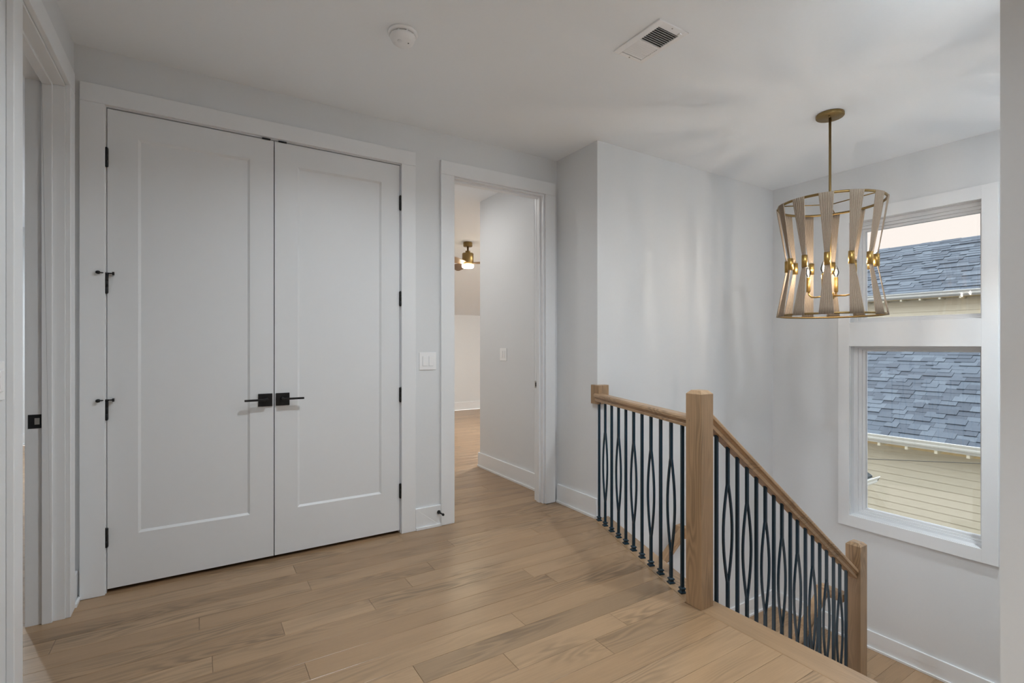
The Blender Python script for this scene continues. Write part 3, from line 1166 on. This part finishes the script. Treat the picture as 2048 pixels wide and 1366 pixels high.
def switch(name, c, axis, sgn, label, wd=0.124):
    """two-gang rocker switch; axis = wall normal axis, sgn = side it faces"""
    t = thing(name, c, label, 'light switch', 'rocker light switches')
    c = Vector(c)

    def bx(m, a0, a1, z0, z1, d0, d1):
        if axis == 'y':
            m.box(c.x + a0, c.x + a1, c.y + sgn * d0, c.y + sgn * d1, c.z + z0, c.z + z1)
        else:
            m.box(c.x + sgn * d0, c.x + sgn * d1, c.y + a0, c.y + a1, c.z + z0, c.z + z1)
        return m
    put('wall_plate', bx(MB(), -wd / 2, wd / 2, -0.060, 0.060, 0.0, 0.006), 'switch_plastic', t, bevel=0.002)
    for s in (-0.023, 0.023):
        rk = put('rocker_surround', bx(MB(), s - 0.0175, s + 0.0175, -0.0345, 0.0345, 0.006, 0.0066), 'vinyl_white', t)
        put('rocker', bx(MB(), s - 0.0155, s + 0.0155, -0.0325, 0.0325, 0.0066, 0.010), 'switch_plastic', rk, bevel=0.0015)
    return t


switch('light_switch', (1.3475, YB, 1.150), 'y', -1, 'white double rocker switch on the wall left of the open doorway')
switch('light_switch', (XR + 0.026, 4.125, 1.172), 'x', -1, 'white double rocker switch on the wall inside the open doorway')
switch('light_switch', (XL, 2.113, 1.150), 'x', 1, 'white rocker switch at the far left edge beside the near casing')

t = thing('door_stop', (1.423, YB - BT, 0.098), 'small black door stop screwed to the baseboard', 'door stop')
mb = MB().lathe((1.423, YB - BT, 0.098), [(0.0001, 0), (0.013, 0), (0.013, 0.006), (0.008, 0.014), (0.0055, 0.022), (0.0042, 0.060), (0.0001, 0.060)], 16, ax=(0.06, -1, 0))
put('stem', mb, 'black_metal', t)
mb = MB().lathe((1.4266, YB - BT - 0.060, 0.098), [(0.0001, 0), (0.0085, 0), (0.009, 0.008), (0.007, 0.014), (0.0001, 0.015)], 16, ax=(0.06, -1, 0))
put('rubber_tip', mb, 'black_metal', t)

# ---------------------------------------------------------------- ceiling fittings
sx, sy = 0.830, 2.305
t = thing('smoke_detector', (sx, sy, CH), 'round white smoke detector on the ceiling above the closet', 'smoke detector')
mb = MB().lathe((sx, sy, CH), [(0.0001, 0), (0.070, 0), (0.070, -0.009), (0.066, -0.013), (0.058, -0.014)], 40)
put('mounting_base', mb, 'switch_plastic', t)
mb = MB().lathe((sx, sy, CH), [(0.053, -0.012), (0.053, -0.020), (0.0001, -0.020)], 40)
put('vent_gap', mb, 'vent_dark', t)
mb = MB().lathe((sx, sy, CH), [(0.0001, -0.019), (0.059, -0.019), (0.061, -0.023), (0.058, -0.030), (0.050, -0.046), (0.040, -0.053), (0.0001, -0.055)], 40)
put('cover', mb, 'switch_plastic', t)
mb = MB().lathe((sx - 0.022, sy - 0.018, CH - 0.0535), [(0.0001, 0.004), (0.011, 0.004), (0.011, -0.003), (0.009, -0.004), (0.0001, -0.004)], 18)
put('test_button', mb, 'vinyl_white', t)
mb = MB().lathe((sx + 0.020, sy - 0.020, CH - 0.0535), [(0.0001, 0.002), (0.003, 0.002), (0.003, -0.002), (0.0001, -0.002)], 10)
put('indicator', mb, 'vent_dark', t)
for k in range(5):
    an = math.radians(190 + 40 * k)
    px, py = sx + 0.056 * math.cos(an), sy + 0.056 * math.sin(an)
    put('rib', MB().box(px - 0.003, px + 0.003, py - 0.003, py + 0.003, CH - 0.022, CH - 0.012), 'switch_plastic', t)

# ceiling register
vx0, vx1, vy0, vy1 = 1.785, 1.985, 1.580, 1.880
t = thing('ceiling_vent', ((vx0 + vx1) / 2, (vy0 + vy1) / 2, CH), 'white rectangular ceiling vent with half-open dark louvers', 'vent')
ix0, ix1, iy0, iy1 = vx0 + 0.036, vx1 - 0.028, vy0 + 0.040, vy1 - 0.022
mb = MB()
zc, zf = CH, CH - 0.007
for (a, b, c_, d_) in ((vx0, ix0, vy0, vy1), (ix1, vx1, vy0, vy1), (ix0, ix1, vy0, iy0), (ix0, ix1, iy1, vy1)):
    mb.box(a, b, c_, d_, zf, zc)
put('frame', mb, 'switch_plastic', t, bevel=0.002)
put('duct', MB().box(ix0, ix1, iy0, iy1, CH - 0.001, CH - 0.0002), 'vent_dark', t)
ym = (iy0 + iy1) / 2
put('centre_bar', MB().box(ix0, ix1, ym - 0.004, ym + 0.004, zf, CH - 0.001), 'switch_plastic', t)
nl = 9
for half, (ya, yb, tilt) in enumerate(((iy0, ym - 0.004, 0.0035), (ym + 0.004, iy1, -0.0095))):
    for i in range(nl):
        yc = ya + (yb - ya) * (i + 0.5) / nl
        m = MB()
        th = 0.0008
        v = []
        for x in (ix0, ix1):
            v += [(x, yc - th, zf), (x, yc + th, zf), (x, yc + th + tilt, CH - 0.0012), (x, yc - th + tilt, CH - 0.0012)]
        m.add(v, [(0, 1, 2, 3), (7, 6, 5, 4), (0, 4, 5, 1), (1, 5, 6, 2), (2, 6, 7, 3), (3, 7, 4, 0)])
        put('louver', m, 'switch_plastic', t)
put('damper_lever', MB().box(1.94, 1.956, vy0 + 0.016, vy0 + 0.034, zf - 0.006, zf), 'switch_plastic', t, bevel=0.002)
for yy in (vy0 + 0.014, vy1 - 0.010):
    put('screw', MB().lathe(((vx0 + vx1) / 2, yy, zf), [(0.0001, 0.001), (0.004, 0.0005), (0.0035, -0.0012), (0.0001, -0.0015)], 12), 'steel', t)

# recessed down-lights: first one inferred from handle shadows, the others added as unseen fill


def can(x, y, label, watt, spread=125, col=(0.86, 0.95, 1.0), z=CH):
    t = thing('recessed_light', (x, y, z), label, 'ceiling light', 'recessed ceiling lights')
    put('trim_ring', MB().lathe((x, y, z), [(0.058, -0.0005), (0.085, -0.0005), (0.083, -0.006), (0.060, -0.007), (0.058, -0.0005)], 32), 'switch_plastic', t)
    put('lens', MB().lathe((x, y, z), [(0.0001, -0.0006), (0.058, -0.0006), (0.058, -0.003), (0.0001, -0.0032)], 32), 'can_lens', t)
    ld = bpy.data.lights.new('down_light', 'AREA')
    ld.shape = 'DISK'
    ld.size = 0.112
    ld.spread = math.radians(spread)
    ld.energy = watt
    ld.color = col
    o = bpy.data.objects.new('down_light', ld)
    C.objects.link(o)
    o.parent = t
    o.location = (0, 0, -0.004)


can(0.92, 1.70, 'recessed hall light just above the picture edge', CAN_WATT, 150)
can(0.85, -0.70, 'added fill light at the rear of the hall', 11, 95)  # from here down: unseen lamps added to raise the brightness
can(2.42, 0.74, 'added fill light above the stair head, out of the picture', 8.0, 165)
can(4.05, 0.72, 'added fill light over the landing behind the near right corner', 4.8, 75)
can(1.72, 4.35, 'added fill light in the short corridor past the open doorway', 2.0, 170, (1, 0.97, 0.9))

can(-1.9, 6.6, 'added fill light in the room behind the narrow left doorway', 24, 170)
can(4.3, 5.6, 'added fill light in the far room near the corridor corner', 34, 178, (1, 0.97, 0.9))
can(4.6, 7.4, 'added fill light in the far room near the knee wall', 34, 178, (1, 0.97, 0.9))

# ---------------------------------------------------------------- chandelier
KX, KY = 3.458, 1.655
ch = thing('chandelier', (KX, KY, CH), 'brass pendant lantern with cinched beige string shade over the stairs', 'chandelier')
cn = put('canopy', MB().lathe((KX, KY, CH), [(0.0001, -0.0003), (0.079, -0.0003), (0.080, -0.004), (0.080, -0.018), (0.077, -0.022), (0.0001, -0.0225)], 40), 'aged_brass', ch)
for s in (-1, 1):
    put('screw', MB().lathe((KX + 0.037 * s, KY + 0.012 * s, CH - 0.022), [(0.0001, 0.001), (0.006, 0.001), (0.006, -0.010), (0.004, -0.013), (0.0001, -0.013)], 12), 'aged_brass', cn)
ZT, ZB, RR = 2.168, 1.452, 0.297
ZM, RM = 1.785, 0.243
put('rod', MB().tube([(KX, KY, CH - 0.022), (KX, KY, 1.56)], 0.0075, 12), 'aged_brass', ch)


def ring(z, r, hgt):
    prof = [(r - 0.004, z - hgt / 2), (r + 0.004, z - hgt / 2), (r + 0.004, z + hgt / 2), (r - 0.004, z + hgt / 2), (r - 0.004, z - hgt / 2)]
    return MB().lathe((KX, KY, 0), prof, 72)


m = ring(ZT, RR, 0.014)
put('ring', m, 'aged_brass', ch)
put('ring', ring(ZB, RR, 0.012), 'aged_brass', ch)
for k in range(3):
    an = math.radians(20 + 120 * k)
    put('spoke', MB().tube([(KX, KY, ZT - 0.002), (KX + (RR - 0.003) * math.cos(an), KY + (RR - 0.003) * math.sin(an), ZT - 0.002)], 0.0035, 8), 'aged_brass', ch)
NS = 12


def strip_mesh():
    """bundle of cords: wide on both rings, gathered in the middle; local frame, ring axis at origin, bundle towards +x"""
    m = MB()
    NC = 12
    rows = 17
    for c in range(NC):
        a = (c + 0.5) / NC * 2 - 1
        path, rads = [], []
        for i in range(rows):
            q = i / (rows - 1)
            z = ZT + 0.006 + (ZB - ZT - 0.012) * q
            if z > ZM:
                s = (z - ZM) / (ZT - ZM)
            else:
                s = (ZM - z) / (ZM - ZB)
            s = max(0.0, min(1.0, s))
            wdt = 0.011 + (0.040 - 0.011) * s ** 1.05
            r = RM + (RR + 0.006 - RM) * s
            if s < 0.12:
                r += 0.003 * ((c * 7) % 5 - 2) / 2
            an = a * wdt / r
            wob = 0.0009 * (1 if c % 2 else -1)
            path.append(((r + wob) * math.cos(an), (r + wob) * math.sin(an), z))
            rads.append(0.0018 + 0.0020 * s)
        m.tube(path, 0.004, 5, rads)
    return m


strip_me = strip_mesh().mesh('string_strip', (0, 0, 0))
strip_me.materials.append(MATS['string_fabric'])
m = MB().lathe((RM, 0, ZM), [(0.0125, -0.038), (0.0165, -0.038), (0.0165, 0.038), (0.0125, 0.038)], 20)
sleeve_me = m.mesh('sleeve', (RM, 0, ZM))
sleeve_me.materials.append(MATS['brass'])
for k in range(NS):
    an = math.radians(202.0) + 2 * math.pi * k / NS
    o = inst('string_strip', strip_me, ch, (KX, KY, 0), (0, 0, an))
    s_ = bpy.data.objects.new('sleeve', sleeve_me)
    C.objects.link(s_)
    s_.parent = o
    s_.location = (RM, 0, ZM)
hub = put('hub', MB().lathe((KX, KY, 0), [(0.0001, 1.555), (0.020, 1.555), (0.024, 1.562), (0.024, 1.592), (0.018, 1.600), (0.0001, 1.602)], 24), 'brass', ch)
put('finial', MB().lathe((KX, KY, 0), [(0.0001, 1.490), (0.010, 1.490), (0.010, 1.555), (0.0001, 1.556)], 16), 'aged_brass', hub)
for k in range(4):
    an = math.radians(10 + 90 * k)
    cs, sn = math.cos(an), math.sin(an)

    def P(r, z):
        return (KX + r * cs, KY + r * sn, z)
    put('arm', MB().tube([P(0.02, 1.578), P(0.085, 1.574), P(0.108, 1.578), P(0.122, 1.592), P(0.126, 1.615)], 0.005, 10), 'brass', ch)
    cndl = put('candle', MB().lathe(P(0.126, 1.610), [(0.0001, 0), (0.010, 0), (0.012, 0.008), (0.012, 0.098), (0.010, 0.100), (0.0001, 0.100)], 18), 'brass', ch)
    put('bulb', MB().lathe(P(0.126, 1.710), [(0.006, 0), (0.011, 0.010), (0.0165, 0.026), (0.0165, 0.036), (0.011, 0.058), (0.005, 0.072), (0.0001, 0.080)], 18), 'bulb_glass', cndl)
    put('filament', MB().lathe(P(0.126, 1.726), [(0.0001, 0), (0.003, 0.002), (0.0042, 0.012), (0.0036, 0.028), (0.0001, 0.034)], 12), 'filament', cndl)

# ---------------------------------------------------------------- ceiling fan in the far room
FX, FY = 3.318, 6.50
fan = thing('ceiling_fan', (FX, FY, CH), 'brass ceiling fan with wooden blades and lit lamp in the far room', 'ceiling fan')
put('canopy', MB().lathe((FX, FY, CH), [(0.0001, -0.002), (0.062, -0.002), (0.066, -0.01), (0.066, -0.055), (0.062, -0.064), (0.0001, -0.065)], 32), 'aged_brass', fan)
put('down_rod', MB().lathe((FX, FY, CH), [(0.014, -0.06), (0.014, -0.125), (0.036, -0.126), (0.036, -0.160), (0.0001, -0.161)], 24), 'aged_brass', fan)
put('motor_housing', MB().lathe((FX, FY, CH), [(0.0001, -0.158), (0.072, -0.158), (0.082, -0.166), (0.082, -0.282), (0.078, -0.290), (0.078, -0.325), (0.0001, -0.326)], 36), 'aged_brass', fan)
put('lamp_lens', MB().lathe((FX, FY, CH), [(0.0001, -0.325), (0.082, -0.325), (0.086, -0.335), (0.084, -0.358), (0.070, -0.372), (0.0001, -0.376)], 36), 'fan_lens', fan)
for k in range(3):
    an = math.radians(-36 + 120 * k)
    u = Vector((math.cos(an), math.sin(an), 0))
    v_ = Vector((-math.sin(an), math.cos(an), 0))
    base = Vector((FX, FY, CH - 0.300))
    pts = [(0.07, 0.028), (0.16, 0.045), (0.35, 0.068), (0.56, 0.072), (0.62, 0.055)]
    vs, fs = [], []
    for r, h in pts:
        for sg in (-1, 1):
            for dz in (-0.004, 0.004):
                vs.append(base + u * r + v_ * h * sg + Vector((0, 0, dz + sg * h * 0.42)))
    for i in range(len(pts) - 1):
        a = 4 * i
        b = a + 4
        fs += [(a, a + 1, b + 1, b), (a + 2, b + 2, b + 3, a + 3), (a + 1, a + 3, b + 3, b + 1), (a, b, b + 2, a + 2)]
    fs += [(0, 2, 3, 1), tuple(4 * (len(pts) - 1) + q for q in (0, 1, 3, 2))]
    put('blade', MB().add(vs, fs), 'fan_wood', fan)

# ---------------------------------------------------------------- the house next door
nh = thing('neighbor_house', (13, 4, -5), 'cream sided house with blue grey shingle roofs outside the windows', 'house')
XE, ZE, PIT = 11.0, -0.42, math.tan(math.radians(29.8))
EX = 0.143
# lap siding, board by board
WX = 11.40
me_s = None
for k in range(30):
    zt = -0.68 - 0.1365 * k
    bt = zt - 0.1365
    m = MB()
    v = []
    for yy in (-3.0, 10.0):
        v += [(WX, yy, zt + 0.02), (WX - 0.015, yy, bt), (WX + 0.004, yy, bt), (WX + 0.012, yy, zt + 0.02)]
    m.add(v, [(0, 1, 2, 3), (7, 6, 5, 4), (0, 4, 5, 1), (1, 5, 6, 2), (2, 6, 7, 3), (3, 7, 4, 0)])
    if me_s is None:
        o = put('siding_board', m, 'siding', nh, origin=(WX, 0, zt))
        me_s = o.data
    else:
        inst('siding_board', me_s, nh, (WX, 0, zt))
put('house_wall', MB().box(WX + 0.013, 20.0, -3.0, 10.0, -5.0, -0.35), 'siding', nh)
put('soffit', MB().box(XE + 0.06, WX + 0.02, -3.0, 10.0, -0.60, -0.585), 'soffit', nh)
put('frieze_board', MB().box(WX - 0.012, WX - 0.002, -3.0, 10.0, -0.70, -0.60), 'soffit', nh)
for k in range(24):
    yy = 4.407 + 0.437 * (k - 12)
    put('rafter_tail', MB().box(XE + 0.03, WX, yy - 0.022, yy + 0.022, -0.655, -0.60), 'house_trim', nh)


def gutter(name, parent, p0, p1, out, mat='gutter_white'):
    """K-style gutter from p0 to p1; out = unit vector away from the wall"""
    prof = [(0.0, 0.0), (0.0, -0.11), (0.070, -0.11), (0.085, -0.085), (0.085, -0.06), (0.115, -0.020), (0.120, -0.005), (0.112, 0.0), (0.108, -0.012),
            (0.078, -0.062), (0.076, -0.100), (0.006, -0.102), (0.006, 0.0)]
    m = MB().sweep([p0, p1], prof, Vector(out), Vector((0, 0, 1)))
    return put(name, m, mat, parent)


gutter('gutter', nh, (XE + 0.045, -3.0, -0.428), (XE + 0.045, 10.0, -0.428), (-1, 0, 0))
put('fascia', MB().box(XE + 0.045, XE + 0.065, -3.0, 10.0, -0.60, -0.43), 'gutter_white', nh)
XRG = 14.55
roofA = put('roof', MB().add(
    [(XE, -3.0, ZE - 0.02), (XE, 10.0, ZE - 0.02), (XRG, 10.0, ZE - 0.02 + (XRG - XE) * PIT), (XRG, -3.0, ZE - 0.02 + (XRG - XE) * PIT),
     (XRG + 3.5, 10.0, ZE - 0.02), (XRG + 3.5, -3.0, ZE - 0.02)], [(0, 3, 2, 1), (3, 5, 4, 2), (0, 1, 4, 5), (0, 5, 3), (1, 2, 4)]), 'shingle', nh)
cosp, sinp = math.cos(math.atan(PIT)), math.sin(math.atan(PIT))


def tab(mb, x, z, y0, y1, lift, cs, sn, ex, skew=0.0):
    """one shingle tab lying on the slope; lower edge at (x,z)"""
    t = 0.007 + lift
    g = 0.0015
    up = Vector((cs, 0, sn))
    nr = Vector((-sn, 0, cs))
    A = Vector((x, 0, z))
    v = []
    for s, h in ((0.0, t), (ex * 1.25, 0.002 + lift * 0.6)):
        for yy in (y0 + g, y1 - g):
            q = A + up * s + Vector((0, yy + skew * s, 0))
            v += [q + nr * h, q + nr * (-0.004)]
    # v: 0 top(y0,s0) 1 bot, 2 top(y1,s0) 3 bot, 4 top(y0,s1) 5, 6 top(y1,s1) 7
    mb.add(v, [(0, 2, 6, 4), (0, 1, 3, 2), (0, 4, 5, 1), (2, 3, 7, 6), (4, 6, 7, 5)])


rnd = random.Random(11)
rest = MB()
n_sh = 0
ncourse = int((XRG - XE) / cosp / EX)
for c in range(ncourse):
    x = XE - 0.02 + c * EX * cosp
    z = ZE - 0.02 - 0.02 * PIT + c * EX * sinp
    # strip of the roof the window shows
    ya = 2.909 * x / 11.0 - 0.05
    yb = 4.61 * x / 11.0 + 0.05
    y = -3.0 + rnd.uniform(0, 0.2)
    while y < 10.0:
        wd = rnd.uniform(0.13, 0.34)
        lift = rnd.choice((0.0, 0.013))
        if y + wd > ya and y < yb and n_sh < 300 and x < 14.3:
            m = MB()
            tab(m, x, z, y, y + wd, lift, cosp, sinp, EX)
            put('shingle', m, 'shingle', roofA)
            n_sh += 1
        else:
            tab(rest, x, z, y, y + wd, lift, cosp, sinp, EX)
        y += wd
put('shingle_field', rest, 'shingle', roofA, kind='stuff')

# upper storey behind
XE2, ZE2, XR2 = 15.50, 2.60, 18.10
P2 = (4.22 - 2.60) / (XR2 - XE2)
YG = 7.25
put('upper_wall', MB().box(XE2 + 0.35, 20.4, -5.0, YG - 0.25, -4.0, 2.45), 'siding_brightened', nh)
m = MB()
for k in range(12):
    zt = 2.42 - 0.15 * k
    v = []
    for yy in (-5.0, YG - 0.26):
        v += [(XE2 + 0.349, yy, zt), (XE2 + 0.337, yy, zt - 0.15), (XE2 + 0.349, yy, zt - 0.15), (XE2 + 0.349, yy, zt - 0.001)]
    m.add(v, [(0, 1, 2, 3), (7, 6, 5, 4), (0, 4, 5, 1), (1, 5, 6, 2), (2, 6, 7, 3), (3, 7, 4, 0)])
put('siding_field', m, 'siding_brightened', nh, kind='stuff')
put('soffit', MB().box(XE2 + 0.06, XE2 + 0.36, -5.0, YG, 2.44, 2.455), 'soffit', nh)
for k in range(26):
    yy = 6.9 - 0.40 * k
    put('rafter_tail', MB().box(XE2 + 0.02, XE2 + 0.33, yy - 0.022, yy + 0.022, 2.395, 2.44), 'house_trim', nh)
gutter('gutter', nh, (XE2 + 0.045, -5.0, ZE2 - 0.01), (XE2 + 0.045, YG, ZE2 - 0.01), (-1, 0, 0))
put('fascia', MB().box(XE2 + 0.045, XE2 + 0.065, -5.0, YG, 2.45, 2.60), 'gutter_white', nh)
roofB = put('roof', MB().add(
    [(XE2, -5.0, ZE2), (XE2, YG, ZE2), (XR2, YG, 4.22), (XR2, -5.0, 4.22), (2 * XR2 - XE2, YG, ZE2), (2 * XR2 - XE2, -5.0, ZE2)],
    [(0, 3, 2, 1), (3, 5, 4, 2), (0, 1, 4, 5), (0, 5, 3), (1, 2, 4)]), 'shingle', nh)
an = math.atan(P2)
c2, s2 = math.cos(an), math.sin(an)
m = MB()
for c in range(int((XR2 - XE2) / c2 / EX) + 1):
    x = XE2 - 0.02 + c * EX * c2
    z = ZE2 - 0.02 * P2 + c * EX * s2
    y = -5.0
    while y < YG:
        wd = min(rnd.uniform(0.18, 0.5), YG - y)
        tab(m, x, z, y, y + wd, rnd.choice((0.0, 0.016)), c2, s2, EX)
        y += wd
put('shingle_field', m, 'shingle', roofB, kind='stuff')
put('ridge_cap', MB().sweep([(XR2, -5.0, 4.225), (XR2, YG, 4.225)], [(-0.13, -0.07), (0, 0.02), (0.13, -0.07), (0.13, -0.09), (-0.13, -0.09)], Vector((1, 0, 0)), Vector((0, 0, 1))), 'shingle', roofB)
put('rake_board', MB().sweep([(XE2, YG, ZE2), (XR2, YG, 4.22)], [(0, -0.16), (0.03, -0.16), (0.03, 0.01), (0, 0.01)], Vector((0, 1, 0)), Vector((0, 0, 1))), 'gutter_white', roofB)

# end of a gutter and porch roof just outside, left of the lower window
pr = thing('porch_roof', (7.5, 4.2, -0.8), 'dark low roof with a white gutter end outside the lower window', 'roof')
m = MB().add([(5.2, 3.52, -0.70), (8.60, 3.52, -0.70), (8.60, 4.8, 0.10), (5.2, 4.8, 0.10), (5.2, 3.52, -0.73), (8.60, 3.52, -0.73), (8.60, 4.8, 0.07), (5.2, 4.8, 0.07)],
             [(0, 1, 2, 3), (7, 6, 5, 4), (0, 4, 5, 1), (1, 5, 6, 2), (2, 6, 7, 3), (3, 7, 4, 0)])
put('roof_deck', m, 'gutter_dark', pr)
gutter('gutter', pr, (5.2, 3.555, -0.70), (8.65, 3.555, -0.70), (0, -1, 0))
put('fascia', MB().box(5.2, 8.6, 3.556, 3.58, -0.86, -0.735), 'gutter_white', pr)
put('porch_wall', MB().box(5.2, 8.3, 3.9, 4.8, -5.0, -0.55), 'siding', pr)

pth = []
for i in range(25):
    y = 7.0 - i * 0.35
    pth.append((9.5, y, -0.626 + (3.974 - y) * 0.146 - 0.02 * math.sin(max(0, min(1, (7 - y) / 8)) * math.pi)))
put('cable', MB().tube(pth, 0.006, 6), 'cable_black', label='thin dark utility cable crossing in front of the cream siding', cat='cable')
